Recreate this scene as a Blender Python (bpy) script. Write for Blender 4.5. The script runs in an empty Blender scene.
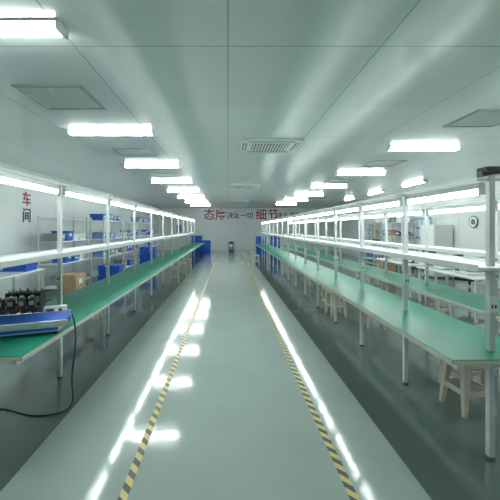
import bpy, bmesh, math, random
from mathutils import Vector, Matrix
random.seed(4)
S = bpy.context.scene
S.view_settings.view_transform = 'Standard'
S.view_settings.exposure = 0.0

# ---------------------------------------------------------------- materials
def mat(name, col, rough=0.5, metal=0.0, emis=None, estr=0.0, noise=0.0, nscale=8.0, bump=0.0, bscale=20.0, spec=0.5):
    m = bpy.data.materials.new(name); m.use_nodes = True
    nt = m.node_tree; b = nt.nodes['Principled BSDF']
    b.inputs['Base Color'].default_value = (*col, 1)
    b.inputs['Roughness'].default_value = rough
    b.inputs['Metallic'].default_value = metal
    b.inputs['Specular IOR Level'].default_value = spec
    if emis:
        b.inputs['Emission Color'].default_value = (*emis, 1)
        b.inputs['Emission Strength'].default_value = estr
    tc = nt.nodes.new('ShaderNodeTexCoord')
    if noise > 0:
        n = nt.nodes.new('ShaderNodeTexNoise'); n.inputs['Scale'].default_value = nscale
        n.inputs['Detail'].default_value = 4
        nt.links.new(tc.outputs['Object'], n.inputs['Vector'])
        r = nt.nodes.new('ShaderNodeValToRGB')
        r.color_ramp.elements[0].color = (*[c*(1-noise) for c in col], 1)
        r.color_ramp.elements[1].color = (*[min(1, c*(1+noise)) for c in col], 1)
        r.color_ramp.elements[0].position = 0.3; r.color_ramp.elements[1].position = 0.7
        nt.links.new(n.outputs['Fac'], r.inputs['Fac'])
        nt.links.new(r.outputs['Color'], b.inputs['Base Color'])
    if bump > 0:
        n2 = nt.nodes.new('ShaderNodeTexNoise'); n2.inputs['Scale'].default_value = bscale
        n2.inputs['Detail'].default_value = 3
        nt.links.new(tc.outputs['Object'], n2.inputs['Vector'])
        bp = nt.nodes.new('ShaderNodeBump'); bp.inputs['Strength'].default_value = bump
        bp.inputs['Distance'].default_value = 0.01
        nt.links.new(n2.outputs['Fac'], bp.inputs['Height'])
        nt.links.new(bp.outputs['Normal'], b.inputs['Normal'])
    return m

def panel_mat(name, col, line, pw, pl, axes, rough, lw=0.012, spec=0.5, bump=0.25):
    """panelled sandwich-board surface: seams every pw / pl metres along two object axes"""
    m = bpy.data.materials.new(name); m.use_nodes = True
    nt = m.node_tree; L = nt.links; b = nt.nodes['Principled BSDF']
    b.inputs['Specular IOR Level'].default_value = spec
    tc = nt.nodes.new('ShaderNodeTexCoord'); sp = nt.nodes.new('ShaderNodeSeparateXYZ')
    L.new(tc.outputs['Object'], sp.inputs[0])
    def M(op, a, bb=None):
        n = nt.nodes.new('ShaderNodeMath'); n.operation = op
        for i, v in enumerate((a, bb)):
            if v is None: continue
            if isinstance(v, (int, float)): n.inputs[i].default_value = v
            else: L.new(v, n.inputs[i])
        return n.outputs[0]
    masks = []; ids = []
    for ax, per in zip(axes, (pw, pl)):
        if not per: continue
        d = M('DIVIDE', sp.outputs[ax], per)
        d2 = M('ADD', d, 100.5)
        fr = M('FRACT', d2); ids.append(M('FLOOR', d2))
        ds = M('ABSOLUTE', M('SUBTRACT', fr, 0.5))   # 0 on seam
        masks.append(M('LESS_THAN', ds, lw/per/2))
    mk = masks[0]
    for x in masks[1:]: mk = M('MAXIMUM', mk, x)
    cx = nt.nodes.new('ShaderNodeCombineXYZ')
    for i, v in enumerate(ids): L.new(v, cx.inputs[i])
    wn = nt.nodes.new('ShaderNodeTexWhiteNoise'); L.new(cx.outputs[0], wn.inputs['Vector'])
    hv = nt.nodes.new('ShaderNodeMix'); hv.data_type = 'RGBA'
    hv.inputs[6].default_value = (*[c*0.95 for c in col], 1); hv.inputs[7].default_value = (*[c*1.03 for c in col], 1)
    L.new(wn.outputs['Value'], hv.inputs[0])
    mx = nt.nodes.new('ShaderNodeMix'); mx.data_type = 'RGBA'
    L.new(mk, mx.inputs[0]); L.new(hv.outputs[2], mx.inputs[6]); mx.inputs[7].default_value = (*line, 1)
    L.new(mx.outputs[2], b.inputs['Base Color'])
    b.inputs['Roughness'].default_value = rough
    nz = nt.nodes.new('ShaderNodeTexNoise'); nz.inputs['Scale'].default_value = 1.3
    L.new(tc.outputs['Object'], nz.inputs['Vector'])
    bp = nt.nodes.new('ShaderNodeBump'); bp.inputs['Strength'].default_value = bump; bp.inputs['Distance'].default_value = 0.02
    L.new(nz.outputs['Fac'], bp.inputs['Height']); L.new(bp.outputs['Normal'], b.inputs['Normal'])
    return m

def hazard_mat():
    m = bpy.data.materials.new('hazard_tape'); m.use_nodes = True
    nt = m.node_tree; L = nt.links; b = nt.nodes['Principled BSDF']; b.inputs['Roughness'].default_value = 0.3
    tc = nt.nodes.new('ShaderNodeTexCoord'); sp = nt.nodes.new('ShaderNodeSeparateXYZ'); L.new(tc.outputs['Object'], sp.inputs[0])
    a = nt.nodes.new('ShaderNodeMath'); a.operation = 'ADD'; L.new(sp.outputs[0], a.inputs[0]); L.new(sp.outputs[1], a.inputs[1])
    d = nt.nodes.new('ShaderNodeMath'); d.operation = 'MULTIPLY'; d.inputs[1].default_value = 1/0.115; L.new(a.outputs[0], d.inputs[0])
    f = nt.nodes.new('ShaderNodeMath'); f.operation = 'FRACT'; L.new(d.outputs[0], f.inputs[0])
    g = nt.nodes.new('ShaderNodeMath'); g.operation = 'GREATER_THAN'; g.inputs[1].default_value = 0.52; L.new(f.outputs[0], g.inputs[0])
    mx = nt.nodes.new('ShaderNodeMix'); mx.data_type = 'RGBA'
    mx.inputs[6].default_value = (0.66, 0.57, 0.16, 1); mx.inputs[7].default_value = (0.035, 0.04, 0.04, 1)
    L.new(g.outputs[0], mx.inputs[0]); L.new(mx.outputs[2], b.inputs['Base Color'])
    return m

M_ceil = panel_mat('ceiling_panel', (0.67, 0.755, 0.735), (0.36, 0.43, 0.42), 1.18, 2.62, (0, 1), 0.17, spec=1.0, bump=.3)
M_wallx = panel_mat('wall_panel_side', (0.80, 0.86, 0.855), (0.48, 0.54, 0.54), 1.18, None, (1, 2), 0.3)
M_wally = panel_mat('wall_panel_end', (0.80, 0.86, 0.86), (0.52, 0.57, 0.57), 1.18, None, (0, 2), 0.3)
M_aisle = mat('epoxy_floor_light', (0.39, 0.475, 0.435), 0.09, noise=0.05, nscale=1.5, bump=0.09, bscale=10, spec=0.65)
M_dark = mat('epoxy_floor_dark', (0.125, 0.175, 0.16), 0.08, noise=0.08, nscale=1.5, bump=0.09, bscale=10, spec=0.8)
M_tape = hazard_mat()
M_green = mat('green_esd_mat', (0.015, 0.28, 0.17), 0.33, noise=0.06, nscale=5, spec=0.25)
M_edge = mat('bench_edge_band', (0.62, 0.60, 0.50), 0.4, noise=0.04)
M_alu = mat('aluminium_profile', (0.67, 0.72, 0.71), 0.35, 0.35, noise=0.04)
M_white = mat('white_laminate', (0.82, 0.87, 0.86), 0.35, noise=0.02)
M_wh2 = mat('white_painted_metal', (0.80, 0.84, 0.83), 0.35, noise=0.02)
M_tube = mat('bench_tube_glow', (1, 1, 1), 0.4, emis=(0.93, 1.0, 0.98), estr=24)
M_lamp = mat('ceiling_lamp_glow', (1, 1, 1), 0.4, emis=(0.95, 1.0, 0.98), estr=29)
M_black = mat('black_plastic', (0.02, 0.022, 0.025), 0.4, noise=0.2)
M_dgrey = mat('dark_grey_metal', (0.12, 0.13, 0.14), 0.4, noise=0.1)
M_mgrey = mat('mid_grey_plastic', (0.30, 0.33, 0.34), 0.4, noise=0.05)
M_blue = mat('blue_paint', (0.02, 0.11, 0.52), 0.35, noise=0.06)
M_lblue = mat('pale_blue_plastic', (0.16, 0.34, 0.62), 0.4, noise=0.06)
M_red = mat('red_plastic', (0.45, 0.03, 0.03), 0.4, noise=0.05)
M_stool = mat('beige_plastic', (0.62, 0.58, 0.48), 0.4, noise=0.04)
M_card = mat('cardboard', (0.42, 0.29, 0.17), 0.8, noise=0.08)
M_steel = mat('stainless_steel', (0.6, 0.62, 0.62), 0.25, 0.9, noise=0.04)
M_hatch = mat('hatch_grey', (0.47, 0.54, 0.52), 0.35, noise=0.04)
M_frame = mat('hatch_frame', (0.30, 0.34, 0.34), 0.3, 0.4, noise=0.04)
M_signg = mat('sign_green', (0.01, 0.35, 0.12), 0.4, emis=(0.05, 0.9, 0.35), estr=0.6)
M_slgr = mat('slogan_red', (0.40, 0.01, 0.02), 0.5, noise=0.03)
M_slgb = mat('slogan_black', (0.03, 0.03, 0.035), 0.5, noise=0.03)
M_paper = mat('paper', (0.75, 0.78, 0.76), 0.7, noise=0.02)

# ---------------------------------------------------------------- mesh builder
class B:
    def __init__(s): s.bm = bmesh.new(); s.mats = []
    def mi(s, m):
        if m not in s.mats: s.mats.append(m)
        return s.mats.index(m)
    def box(s, x0, x1, y0, y1, z0, z1, m, bev=0.0, rot=None, piv=None):
        r = bmesh.ops.create_cube(s.bm, size=1.0); vs = r['verts']
        sx, sy, sz = abs(x1-x0), abs(y1-y0), abs(z1-z0)
        c = Vector(((x0+x1)/2, (y0+y1)/2, (z0+z1)/2))
        for v in vs: v.co = Vector((v.co.x*sx, v.co.y*sy, v.co.z*sz)) + c
        k = s.mi(m)
        fs = set(f for v in vs for f in v.link_faces)
        for f in fs: f.material_index = k
        if bev > 0:
            es = list(set(e for v in vs for e in v.link_edges))
            r2 = bmesh.ops.bevel(s.bm, geom=es, offset=bev, segments=2, affect='EDGES', profile=0.5)
            for f in r2['faces']: f.material_index = k
            vs = list(set(v for f in r2['faces'] for v in f.verts) | set(v for v in vs if v.is_valid))
        if rot is not None:
            p = Vector(piv) if piv else c
            bmesh.ops.rotate(s.bm, cent=p, matrix=rot, verts=vs)
        return vs
    def cyl(s, c, r, h, m, axis='Z', r2=None, seg=16):
        r2 = r if r2 is None else r2
        R = bmesh.ops.create_cone(s.bm, cap_ends=True, segments=seg, radius1=r, radius2=r2, depth=h)
        vs = R['verts']
        if axis == 'X': bmesh.ops.rotate(s.bm, cent=(0, 0, 0), matrix=Matrix.Rotation(math.pi/2, 3, 'Y'), verts=vs)
        if axis == 'Y': bmesh.ops.rotate(s.bm, cent=(0, 0, 0), matrix=Matrix.Rotation(math.pi/2, 3, 'X'), verts=vs)
        bmesh.ops.translate(s.bm, vec=Vector(c), verts=vs)
        k = s.mi(m)
        for f in set(f for v in vs for f in v.link_faces):
            f.material_index = k
            if len(f.verts) == 4: f.smooth = True
        return vs
    def hexa(s, bot, top, m):
        vb = [s.bm.verts.new(p) for p in bot]; vt = [s.bm.verts.new(p) for p in top]
        k = s.mi(m); fs = [s.bm.faces.new(vb[::-1]), s.bm.faces.new(vt)]
        for i in range(4):
            j = (i+1) % 4; fs.append(s.bm.faces.new((vb[i], vb[j], vt[j], vt[i])))
        for f in fs: f.material_index = k
    def done(s, name, parent=None, loc=(0, 0, 0), rz=0.0):
        me = bpy.data.meshes.new(name)
        bmesh.ops.recalc_face_normals(s.bm, faces=s.bm.faces[:])
        s.bm.to_mesh(me); s.bm.free()
        for m in s.mats: me.materials.append(m)
        o = bpy.data.objects.new(name, me); S.collection.objects.link(o)
        o.location = loc; o.rotation_euler[2] = rz
        if parent: o.parent = parent
        return o
def empty(name, loc=(0, 0, 0)):
    e = bpy.data.objects.new(name, None); e.location = loc; S.collection.objects.link(e); e.empty_display_size = 0.1
    return e
def inst(o, name, loc, rz=0.0):
    n = bpy.data.objects.new(name, o.data); n.location = loc; n.rotation_euler[2] = rz
    S.collection.objects.link(n); return n

# ---------------------------------------------------------------- room
XL, XR, Y0, Y1, ZC = -4.8, 7.2, -2.5, 23.6, 3.0
AL, AR = -1.38, 1.20
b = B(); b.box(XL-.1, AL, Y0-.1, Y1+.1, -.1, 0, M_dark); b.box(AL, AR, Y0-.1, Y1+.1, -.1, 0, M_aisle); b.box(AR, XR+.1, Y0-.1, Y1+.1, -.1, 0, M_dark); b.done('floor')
b = B(); b.box(XL-.1, XR+.1, Y0-.1, Y1+.1, ZC, ZC+.1, M_ceil); b.done('ceiling')
b = B(); b.box(XL-.1, XL, Y0, Y1, 0, ZC, M_wallx); b.done('wall_left')
b = B(); b.box(XR, XR+.1, Y0, Y1, 0, ZC, M_wallx); b.done('wall_right')
b = B(); b.box(XL-.1, XR+.1, Y1, Y1+.1, 0, ZC, M_wally); b.done('wall_back')
b = B(); b.box(XL-.1, XR+.1, Y0-.1, Y0, 0, ZC, M_wally); b.done('wall_front')
b = B(); b.box(XL, XL+.015, Y0, Y1, 0, .1, M_alu); b.done('baseboard_left')
b = B(); b.box(XR-.015, XR, Y0, Y1, 0, .1, M_alu); b.done('baseboard_right')
b = B(); b.box(XL+.015, XR-.015, Y1-.015, Y1, 0, .1, M_alu); b.done('baseboard_back')
for x in (-0.623, 0.747):
    b = B(); b.box(x-.027, x+.027, 1.0, 21.5, 0, .0015, M_tape); b.done('floor_marking_tape')

# ---------------------------------------------------------------- ceiling fixtures
def ceiling_lamp():
    b = B()
    b.hexa([(-.60, -.068, -.014), (.60, -.068, -.014), (.60, .068, -.014), (-.60, .068, -.014)],
           [(-.60, -.05, 0), (.60, -.05, 0), (.60, .05, 0), (-.60, .05, 0)], M_wh2)
    b.hexa([(-.585, -.04, -.062), (.585, -.04, -.062), (.585, .04, -.062), (-.585, .04, -.062)],
           [(-.585, -.065, -.014), (.585, -.065, -.014), (.585, .065, -.014), (-.585, .065, -.014)], M_lamp)
    b.box(-.61, -.585, -.075, .075, -.068, -.002, M_wh2, .004); b.box(.585, .61, -.075, .075, -.068, -.002, M_wh2, .004)
    return b
first = None
spots = [(-1.74, 2.34, 0), (-1.67, -.4, 0)] + [(-1.67, 2.26+2.62*i, 0) for i in range(1, 8)] + [(3.35, 3.1+2.75*i, 0) for i in range(-1, 7)] + [(5.75, y, math.pi/2) for y in (2.6, 10.5, 13.2, 16)]
for x, y, r in spots:
    if first is None: first = ceiling_lamp().done('ceiling_batten_light', loc=(x, y, ZC), rz=r)
    else: inst(first, 'ceiling_batten_light', (x, y, ZC), r)

def hatch():
    b = B(); h = .34
    for a in ((-h, h, -h, -h+.04), (-h, h, h-.04, h), (-h, -h+.04, -h+.04, h-.04), (h-.04, h, -h+.04, h-.04)):
        b.box(*a, -.018, 0, M_frame, .003)
    b.box(-h+.04, h-.04, -h+.04, h-.04, -.010, -.001, M_hatch)
    b.box(-.02, .02, -h+.05, -h+.09, -.02, -.008, M_alu)
    return b
hp = [(-1.77, 3.65), (3.3, 4.35), (-1.70, 6.3), (3.35, 7.35), (-1.7, 9.0), (3.3, 10.2)]
h0 = None
for x, y in hp:
    if h0 is None: h0 = hatch().done('ceiling_access_hatch', loc=(x, y, ZC))
    else: inst(h0, 'ceiling_access_hatch', (x, y, ZC))

def cassette():
    b = B()
    b.box(-.50, .50, -.42, .42, -.035, 0, M_wh2, .012)
    for s in (-1, 1):
        b.box(-.36, .36, s*.345-.035, s*.345+.035, -.039, -.034, M_dgrey)
        b.box(-.35, .35, s*.345-.012, s*.345+.012, -.046, -.037, M_wh2, rot=Matrix.Rotation(.4*s, 3, 'X'))
        b.box(s*.425-.035, s*.425+.035, -.26, .26, -.039, -.034, M_dgrey)
        b.box(s*.425-.012, s*.425+.012, -.25, .25, -.046, -.037, M_wh2)
    b.box(-.30, .30, -.24, .24, -.040, -.034, M_dgrey)
    for i in range(12):
        x = -.275+i*.05; b.box(x-.012, x+.012, -.24, .24, -.048, -.038, M_wh2)
    return b
c0 = cassette().done('ceiling_air_conditioner', loc=(.70, 5.75, ZC))
inst(c0, 'ceiling_air_conditioner', (.55, 11.2, ZC))
inst(c0, 'ceiling_air_conditioner', (.55, 17.5, ZC))

# ---------------------------------------------------------------- workbench lines
def bench(x_in, x_out, x_post, posts, y0, y1, lampz, shelfz, name='assembly_line_workbench', sockets=True, boxpost=False):
    root = empty(name, (x_post, y0, 0))
    def fin(b, n):
        o = b.done(n); o.parent = root; o.matrix_parent_inverse = Matrix.Translation((-x_post, -y0, 0)); return o
    xa, xb = min(x_in, x_out), max(x_in, x_out)
    b = B(); yy = y0; seg = 2.4
    while yy < y1-.01:
        ye = min(yy+seg, y1)
        b.box(xa, xb, yy+.001, ye-.001, .718, .745, M_edge, .003)
        b.box(xa+.004, xb-.004, yy+.002, ye-.002, .745, .750, M_green)
        yy = ye
    fin(b, 'tabletop')
    b = B()
    P = .02
    for y in posts:
        b.box(x_post-P, x_post+P, y-P, y+P, .02, .718, M_alu, .003)
        b.box(x_post-P, x_post+P, y-P, y+P, .750, lampz+.10, M_alu, .003)
        b.cyl((x_post, y, .01), .03, .02, M_dgrey, seg=10)
        b.box(xa+.05, xb-.05, y-P, y+P, .678, .718, M_alu, .003)
        b.box(x_post-.006, x_post+.006, y-.05, y+.05, .60, .68, M_alu)
        b.box(x_post-.17, x_post+.17, y-.012, y+.012, shelfz-.035, shelfz-.012, M_alu)
        b.box(x_post-.10, x_post+.10, y-.012, y+.012, lampz+.055, lampz+.075, M_alu)
    b.box(xa+.05, xa+.08, y0+.02, y1-.02, .680, .718, M_alu); b.box(xb-.08, xb-.05, y0+.02, y1-.02, .680, .718, M_alu)
    b.box(x_post-.015, x_post+.015, posts[0], posts[-1], lampz+.06, lampz+.095, M_alu)
    fin(b, 'frame')
    b = B()
    b.box(x_post-.17, x_post+.17, posts[0]-.12, posts[-1]+.1, shelfz-.012, shelfz+.008, M_white, .003)
    b.box(x_post-.175, x_post-.17, posts[0]-.12, posts[-1]+.1, shelfz-.02, shelfz+.025, M_white)
    b.box(x_post+.17, x_post+.175, posts[0]-.12, posts[-1]+.1, shelfz-.02, shelfz+.025, M_white)
    fin(b, 'shelf')
    if sockets:
        b = B()
        for i, y in enumerate(posts):
            b.box(x_post-.03, x_post+.03, y-.034, y-.02, 1.02, 1.13, M_wh2, .003)
            b.box(x_post-.016, x_post-.006, y-.036, y-.033, 1.05, 1.075, M_black); b.box(x_post+.006, x_post+.016, y-.036, y-.033, 1.05, 1.075, M_black)
            if i % 2 == 0 and i+1 < len(posts):
                b.box(x_post-.025, x_post+.025, y+.25, y+.60, shelfz-.05, shelfz-.012, M_mgrey, .003)
        fin(b, 'power_sockets')
    if boxpost:
        b = B(); y = posts[0]
        b.box(x_post-.06, x_post+.04, y-.05, y+.05, lampz+.10, lampz+.15, M_black, .005)
        b.box(x_post-.075, x_post-.045, y-.03, y+.03, lampz+.085, lampz+.12, M_dgrey, .003)
        fin(b, 'lamp_power_box')
    b = B()
    for i in range(len(posts)-1):
        a, c = posts[i]+.07, posts[i+1]-.07
        xl = x_post
        b.hexa([(xl-.035, a, lampz+.01), (xl+.035, a, lampz+.01), (xl+.035, c, lampz+.01), (xl-.035, c, lampz+.01)],
               [(xl-.022, a, lampz+.055), (xl+.022, a, lampz+.055), (xl+.022, c, lampz+.055), (xl-.022, c, lampz+.055)], M_wh2)
        b.cyl((xl, (a+c)/2, lampz-.010), .021, c-a-.02, M_tube, 'Y', seg=10)
        b.box(xl-.022, xl+.022, a, a+.015, lampz-.033, lampz+.01, M_wh2); b.box(xl-.022, xl+.022, c-.015, c, lampz-.033, lampz+.01, M_wh2)
    fin(b, 'tube_lights')
    return root
lp = [2.45 if i == 0 else 3.64+1.45*(i-1) for i in range(0, 12)]
bench(-1.36, -2.08, -1.80, lp, 2.25, 20.0, 1.99, 1.33)
rp = [2.36+1.13*i for i in range(0, 15)]
bench(1.44, 2.14, 1.82, rp, 2.19, 18.6, 1.87, 1.33, boxpost=True)
rp2 = [2.5+1.3*i for i in range(0, 12)]
bench(2.62, 3.22, 2.98, rp2, 2.3, 17.2, 1.84, 1.30)

# ---------------------------------------------------------------- stools
def stool():
    b = B(); H = .46; t = .115; f = .15
    b.box(-t-.015, t+.015, -t-.015, t+.015, H-.02, H, M_stool, .008)
    for s in (-1, 1):
        b.box(-t-.02, t+.02, min(s*(t+.005), s*(t+.02)), max(s*(t+.005), s*(t+.02)), H-.06, H-.01, M_stool, .003)
        b.box(min(s*(t+.005), s*(t+.02)), max(s*(t+.005), s*(t+.02)), -t-.02, t+.02, H-.06, H-.01, M_stool, .003)
    b.cyl((0, 0, H+.0005), .02, .002, M_dgrey)
    for sx in (-1, 1):
        for sy in (-1, 1):
            w, v = .05, .032
            bx, by, tx, ty = sx*f, sy*f, sx*t, sy*t
            b.hexa([(bx-sx*v, by-sy*v, 0), (bx, by-sy*v, 0), (bx, by, 0), (bx-sx*v, by, 0)],
                   [(tx-sx*w, ty-sy*w, H-.03), (tx+sx*.012, ty-sy*w, H-.03), (tx+sx*.012, ty+sy*.012, H-.03), (tx-sx*w, ty+sy*.012, H-.03)], M_stool)
    g = .132
    for s in (-1, 1):
        b.box(-g, g, s*g-.007, s*g+.007, .17, .21, M_stool); b.box(s*g-.007, s*g+.007, -g, g, .17, .21, M_stool)
    return b
sp = [(2.12, 3.02, .1), (2.36, 3.42, .25), (1.98, 6.25, .1), (2.0, 6.62, .0), (2.35, 7.9, .05), (2.37, 5.5, -.2), (2.38, 9.6, .1), (2.38, 12.0, 0), (1.2, 14.6, .1), (1.2, 16.3, 0),
      (-1.55, 9.8, .1), (-1.5, 11.2, .1), (-1.5, 12.6, 0), (-2.3, 13.4, .1), (-2.45, 6.1, .2), (3.9, 9.9, 0.4), (3.7, 6.0, .2)]
s0 = None
for x, y, r in sp:
    if s0 is None: s0 = stool().done('plastic_stool', loc=(x, y, 0), rz=r)
    else: inst(s0, 'plastic_stool', (x, y, 0), r)

# ---------------------------------------------------------------- band sealer on left bench
def sealer():
    b = B()
    b.hexa([(-.30, -.16, .025), (.27, -.16, .025), (.27, .12, .025), (-.30, .12, .025)],
           [(-.32, -.17, .07), (.31, -.17, .07), (.31, .14, .09), (-.32, .14, .09)], M_wh2)
    b.box(-.29, .26, -.168, -.158, .035, .062, M_blue)
    for x in (-.26, .24):
        for y in (-.12, .09): b.cyl((x, y, .0125), .018, .025, M_black, seg=10)
    b.box(-.34, .34, -.185, -.168, .07, .115, M_steel, .003); b.box(-.34, .34, .075, .092, .09, .135, M_steel, .003)
    b.hexa([(-.335, -.168, .078), (.335, -.168, .078), (.335, .075, .10), (-.335, .075, .10)],
           [(-.335, -.168, .108), (.335, -.168, .108), (.335, .075, .13), (-.335, .075, .13)], M_blue)
    b.cyl((-.335, -.047, .105), .015, .235, M_blue, 'Y'); b.cyl((.335, -.047, .105), .015, .235, M_blue, 'Y')
    b.box(-.32, .08, .095, .17, .09, .17, M_black, .005)
    for i in range(5):
        x = -.28+i*.078
        b.box(x-.026, x+.026, .085, .17, .17, .25, M_black, .005)
        b.box(x-.018, x+.018, .080, .087, .20, .235, M_mgrey)
        b.cyl((x, .12, .262), .013, .025, M_steel, seg=10)
        b.cyl((x-.01, .088, .135), .014, .02, M_steel, 'Y', seg=10)
    b.box(-.215, -.20, .082, .09, .10, .24, M_red); b.box(-.06, -.045, .082, .09, .10, .24, M_red)
    b.box(.12, .30, .095, .15, .09, .17, M_wh2, .005); b.cyl((.25, .09, .135), .016, .012, M_black, 'Y'); b.box(.14, .20, .088, .096, .11, .15, M_black)
    return b
sealer().done('band_sealing_machine', loc=(-1.66, 2.78, .751), rz=.36)
def batch():
    b = B()
    b.box(-.16, .16, -.10, .10, 0, .02, M_dgrey, .004)
    for i in range(5):
        x = -.125+i*.062
        b.box(x-.024, x+.024, -.08, .08, .02, .25, M_black, .005)
        b.box(x-.016, x+.016, -.083, -.079, .16, .22, M_wh2 if i % 2 else M_mgrey)
        b.cyl((x, -.05, .26), .009, .03, M_steel, seg=8); b.cyl((x, .04, .26), .012, .03, M_mgrey if i != 2 else M_red, seg=8)
    b.box(-.16, .16, -.086, -.08, .12, .135, M_steel)
    return b
batch().done('terminal_block_rack', loc=(-1.90, 3.20, .751), rz=.2)

def curve(name, pts, r, m):
    cu = bpy.data.curves.new(name, 'CURVE'); cu.dimensions = '3D'; cu.bevel_depth = r; cu.bevel_resolution = 3
    s = cu.splines.new('NURBS'); s.points.add(len(pts)-1); s.use_endpoint_u = True; s.order_u = 4
    for p, q in zip(s.points, pts): p.co = (*q, 1)
    cu.materials.append(m); o = bpy.data.objects.new(name, cu); S.collection.objects.link(o); return o
curve('power_cable', [(-1.40, 2.98, .88), (-1.36, 2.96, .86), (-1.29, 2.88, .80), (-1.26, 2.82, .6), (-1.31, 2.82, .35), (-1.30, 2.89, .1), (-1.42, 2.92, .006), (-1.7, 2.84, .006), (-2.0, 3.05, .006), (-2.4, 3.0, .006)], .007, M_black)

# ---------------------------------------------------------------- racks / shelving
def rack(L=1.8, D=.5, H=1.9, n=4, cols=(M_blue, M_lblue, M_card, M_white), seed=1):
    rnd = random.Random(seed); b = B()
    for x in (-D/2, D/2):
        for y in (-L/2, L/2): b.box(x-.02, x+.02, y-.02, y+.02, 0, H, M_alu, .002)
    for i in range(n):
        z = .18+i*(H-.25)/(n-1)
        b.box(-D/2, D/2, -L/2, L/2, z-.02, z, M_white, .002)
        if i == n-1 and seed % 2: continue
        y = -L/2+.06
        while y < L/2-.36:
            w = rnd.uniform(.26, .36); h = rnd.uniform(.14, .26); m = rnd.choice(cols)
            if rnd.random() < .85:
                b.hexa([(-.17, y+.02, z), (.17, y+.02, z), (.17, y+w-.02, z), (-.17, y+w-.02, z)],
                       [(-.20, y, z+h), (.20, y, z+h), (.20, y+w, z+h), (-.20, y+w, z+h)], m)
                b.box(-.21, .21, y-.005, y+w+.005, z+h-.02, z+h, m, .003)
                b.box(.188, .205, y+w*.3, y+w*.7, z+h*.45, z+h*.75, M_paper)
            y += w+.05
    return b
for i, y in enumerate((8.9, 10.9, 13.0, 15.1, 17.2)):
    rack(seed=i+3, cols=(M_blue, M_blue, M_lblue, M_white, M_mgrey)).done('storage_rack', loc=(-3.9 if i else -4.2, y, 0))
def table(L, D, H, top=M_white):
    b = B(); b.box(-D/2, D/2, -L/2, L/2, H-.03, H, top, .004)
    for x in (-D/2+.05, D/2-.05):
        for y in (-L/2+.05, L/2-.05): b.box(x-.02, x+.02, y-.02, y+.02, 0, H-.03, M_alu)
    b.box(-D/2+.05, D/2-.05, -L/2+.04, -L/2+.06, .2, .23, M_alu); b.box(-D/2+.05, D/2-.05, L/2-.06, L/2-.04, .2, .23, M_alu)
    b.box(-.015, .015, -L/2+.05, L/2-.05, .2, .23, M_alu)
    return b
def carton():
    b = B(); b.box(-.2, .2, -.25, .25, 0, .3, M_card, .004); b.box(-.201, .201, -.03, .03, .28, .3015, M_edge)
    b.box(-.02, .195, -.245, -.005+.25, .3, .304, M_card)
    b.box(.2, .202, -.1, .08, .1, .2, M_paper); return b
k0 = carton().done('cardboard_box', loc=(-3.4, 7.4, 0))
for p in ((-3.4, 7.4, .305), (-3.0, 12.0, 0), (5.2, 11.2, 0), (5.2, 11.2, .305)): inst(k0, 'cardboard_box', p)
table(1.8, .7, .75, M_white).done('inspection_table', loc=(-4.2, 6.3, 0))

def crate():
    b = B()
    b.hexa([(-.27, -.19, 0), (.27, -.19, 0), (.27, .19, 0), (-.27, .19, 0)], [(-.3, -.21, .26), (.3, -.21, .26), (.3, .21, .26), (-.3, .21, .26)], M_blue)
    b.box(-.31, .31, -.22, .22, .25, .28, M_blue, .005)
    for s in (-1, 1):
        for k in range(5): x = -.22+k*.11; b.box(x-.006, x+.006, s*.215-.006, s*.215+.006, .02, .25, M_blue)
    return b
q0 = None
for (x, y, n) in ((-4.2, 6.8, -1), (-3.3, 9.6, 2), (-3.2, 13.6, 3), (-2.0, 20.8, 4), (-1.35, 20.9, 3), (-1.95, 21.7, 4), (1.9, 19.6, 4), (2.0, 20.6, 3), (2.7, 19.8, 4)):
    z0 = 0
    if n < 0: n = 1; z0 = .751
    for k in range(n):
        if q0 is None: q0 = crate().done('blue_plastic_crate', loc=(x, y, z0))
        else: inst(q0, 'blue_plastic_crate', (x, y, z0+k*.282))

b = B(); b.cyl((0, 0, .30), .17, .6, M_steel, r2=.18, seg=24); b.cyl((0, 0, .62), .19, .05, M_black, seg=24); b.cyl((0, 0, .655), .13, .03, M_black, r2=.08, seg=24); b.cyl((0, 0, .02), .185, .04, M_black, seg=24)
b.done('trash_can', loc=(.22, 23.1, 0))

# ---------------------------------------------------------------- right area
def office_chair():
    b = B()
    for k in range(5):
        a = k*2*math.pi/5
        b.box(0, .27, -.02, .02, .07, .10, M_black, .004, rot=Matrix.Rotation(a, 3, 'Z'), piv=(0, 0, .08))
        b.cyl((.26*math.cos(a), .26*math.sin(a), .035), .035, .03, M_black, 'X', seg=12)
    b.cyl((0, 0, .26), .025, .34, M_steel)
    b.box(-.23, .23, -.23, .23, .43, .50, M_black, .025)
    b.box(-.22, .22, .20, .25, .60, 1.0, M_black, .02); b.box(-.03, .03, .21, .25, .45, .65, M_dgrey)
    return b
oc = office_chair().done('office_chair', loc=(5.4, 7.6, 0), rz=.6)
inst(oc, 'office_chair', (5.5, 9.6, 0), -1.2)
for y in (6.6, 8.7, 12.9):
    table(1.8, .7, .75, M_white).done('inspection_table', loc=(4.5 if y < 12 else 5.6, y, 0))
def instrument():
    b = B(); b.box(-.18, .18, -.2, .2, .01, .28, M_wh2, .01); b.box(-.185, -.178, -.16, .02, .08, .22, M_black)
    for sx in (-.14, .14):
        for sy in (-.16, .16): b.cyl((sx, sy, .006), .015, .012, M_black, seg=8)
    for i in range(3): b.cyl((-.19, .08+.03*i, .2-.04*i), .012, .02, M_dgrey, 'X', seg=10)
    b.box(-.182, -.178, .05, .17, .04, .08, M_dgrey); return b
i0 = instrument().done('test_instrument', loc=(4.5, 6.3, .751))
inst(i0, 'test_instrument', (4.5, 7.1, .751)); inst(i0, 'test_instrument', (4.5, 9.0, .751))
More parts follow.
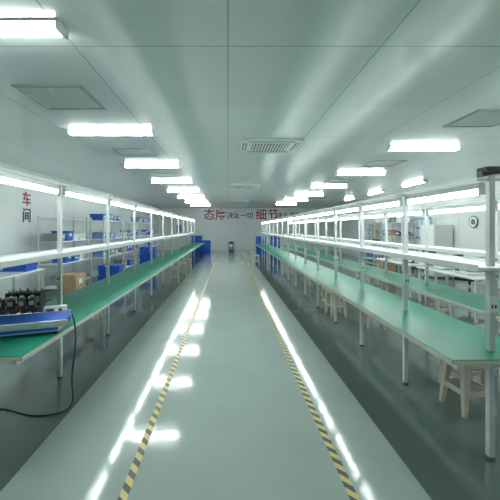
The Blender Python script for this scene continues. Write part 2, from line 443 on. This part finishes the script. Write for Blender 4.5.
def monitor():
    b = B(); b.box(-.1, .1, -.12, .12, 0, .012, M_black, .003); b.box(.0, .03, -.03, .03, .012, .2, M_black)
    b.box(-.03, 0, -.26, .26, .12, .44, M_black, .005); b.box(-.033, -.029, -.245, .245, .135, .425, M_dgrey); return b
m0 = monitor().done('computer_monitor', loc=(4.5, 8.3, .751)); inst(m0, 'computer_monitor', (5.6, 12.8, .751))
b = B()
b.box(-.3, .3, -.4, .4, .05, 1.7, M_wh2, .015); b.box(-.305, -.299, -.36, -.01, .12, 1.65, M_white); b.box(-.305, -.299, .01, .36, .12, 1.65, M_white)
b.box(-.33, -.30, -.05, -.03, .8, 1.1, M_dgrey); b.box(-.33, -.30, .03, .05, .8, 1.1, M_dgrey); b.box(-.26, .26, -.36, .36, 0, .05, M_dgrey)
b.done('storage_cabinet', loc=(6.85, 11.2, 0))
for i, y in enumerate((13.8, 16.2)):
    rack(seed=i+20, cols=(M_white, M_lblue, M_card, M_dgrey)).done('storage_rack', loc=(6.85, y, 0), rz=math.pi)

# ---------------------------------------------------------------- wall graphics
def text(name, s, loc, size, m, rot):
    cu = bpy.data.curves.new(name, 'FONT'); cu.body = s; cu.size = size; cu.extrude = .004
    cu.align_x = 'CENTER'; cu.align_y = 'CENTER'; cu.offset = size*.012
    cu.materials.append(m); o = bpy.data.objects.new(name, cu); o.location = loc; o.rotation_euler = rot
    S.collection.objects.link(o); return o
RB = (math.pi/2, 0, 0); RLf = (math.pi/2, 0, math.pi/2)
def wx(px): return (px-228)/340*Y1
text('wall_slogan', '态度', (wx(215), Y1-.006, 2.48), .80, M_slgr, RB)
text('wall_slogan', '决定一切', (wx(240), Y1-.006, 2.44), .46, M_slgb, RB)
text('wall_slogan', '细节', (wx(267), Y1-.006, 2.48), .80, M_slgr, RB)
text('wall_slogan', '决定成败', (wx(289), Y1-.006, 2.44), .44, M_slgb, RB)
text('wall_slogan', '车', (XL+.006, 8.1, 2.26), .36, M_slgr, RLf)
text('wall_slogan', '间', (XL+.006, 8.1, 1.88), .36, M_slgb, RLf)
b = B(); b.cyl((0, 0, 0), .18, .01, M_dgrey, 'X', seg=32); b.cyl((-.005, 0, 0), .155, .01, M_white, 'X', seg=32); b.cyl((-.01, 0, 0), .09, .01, M_dgrey, 'X', seg=5); b.done('round_wall_emblem', loc=(XR-.02, 9.95, 1.78))
def board():
    b = B(); b.box(-.012, 0, -.62, .62, -.42, .42, M_alu, .004); b.box(-.014, -.01, -.58, .58, -.38, .38, M_lblue)
    for i in range(4):
        for j in range(2): b.box(-.016, -.013, -.54+i*.28, -.32+i*.28, -.33+j*.36, -.04+j*.36, M_paper)
    return b
board().done('notice_board', loc=(XR-.004, 12.6, 1.6))
b = B(); b.box(0, .03, -.18, .18, -.07, .07, M_signg, .004); b.box(.03, .032, -.12, -.02, -.03, .03, M_paper); b.box(.03, .032, .02, .12, -.012, .012, M_paper); b.done('exit_sign', loc=(XL+.002, 10.6, 2.55))
b = B()
b.box(-.5, .5, -.02, 0, 0, 2.1, M_wh2, .004); b.box(-.56, -.5, -.04, 0, 0, 2.16, M_alu); b.box(.5, .56, -.04, 0, 0, 2.16, M_alu); b.box(-.56, .56, -.04, 0, 2.1, 2.16, M_alu)
b.cyl((.4, -.05, 1.0), .02, .06, M_steel, 'Y'); b.box(.28, .42, -.085, -.07, .985, 1.015, M_steel); b.box(-.18, .18, -.024, -.019, 1.3, 1.8, M_lblue)
b.done('door_1', loc=(-3.4, Y1-.017, 0))

# ---------------------------------------------------------------- world + camera
w = bpy.data.worlds.new('world'); S.world = w; w.use_nodes = True
w.node_tree.nodes['Background'].inputs[0].default_value = (.6, .7, .7, 1); w.node_tree.nodes['Background'].inputs[1].default_value = .3
cam = bpy.data.cameras.new('camera'); co = bpy.data.objects.new('camera', cam); S.collection.objects.link(co)
cam.sensor_width = 36; cam.lens = 340/500*36; cam.shift_x = .044; cam.shift_y = -.044; cam.clip_start = .05
co.location = (0, 0, 1.6); co.rotation_euler = (math.pi/2, 0, 0); S.camera = co
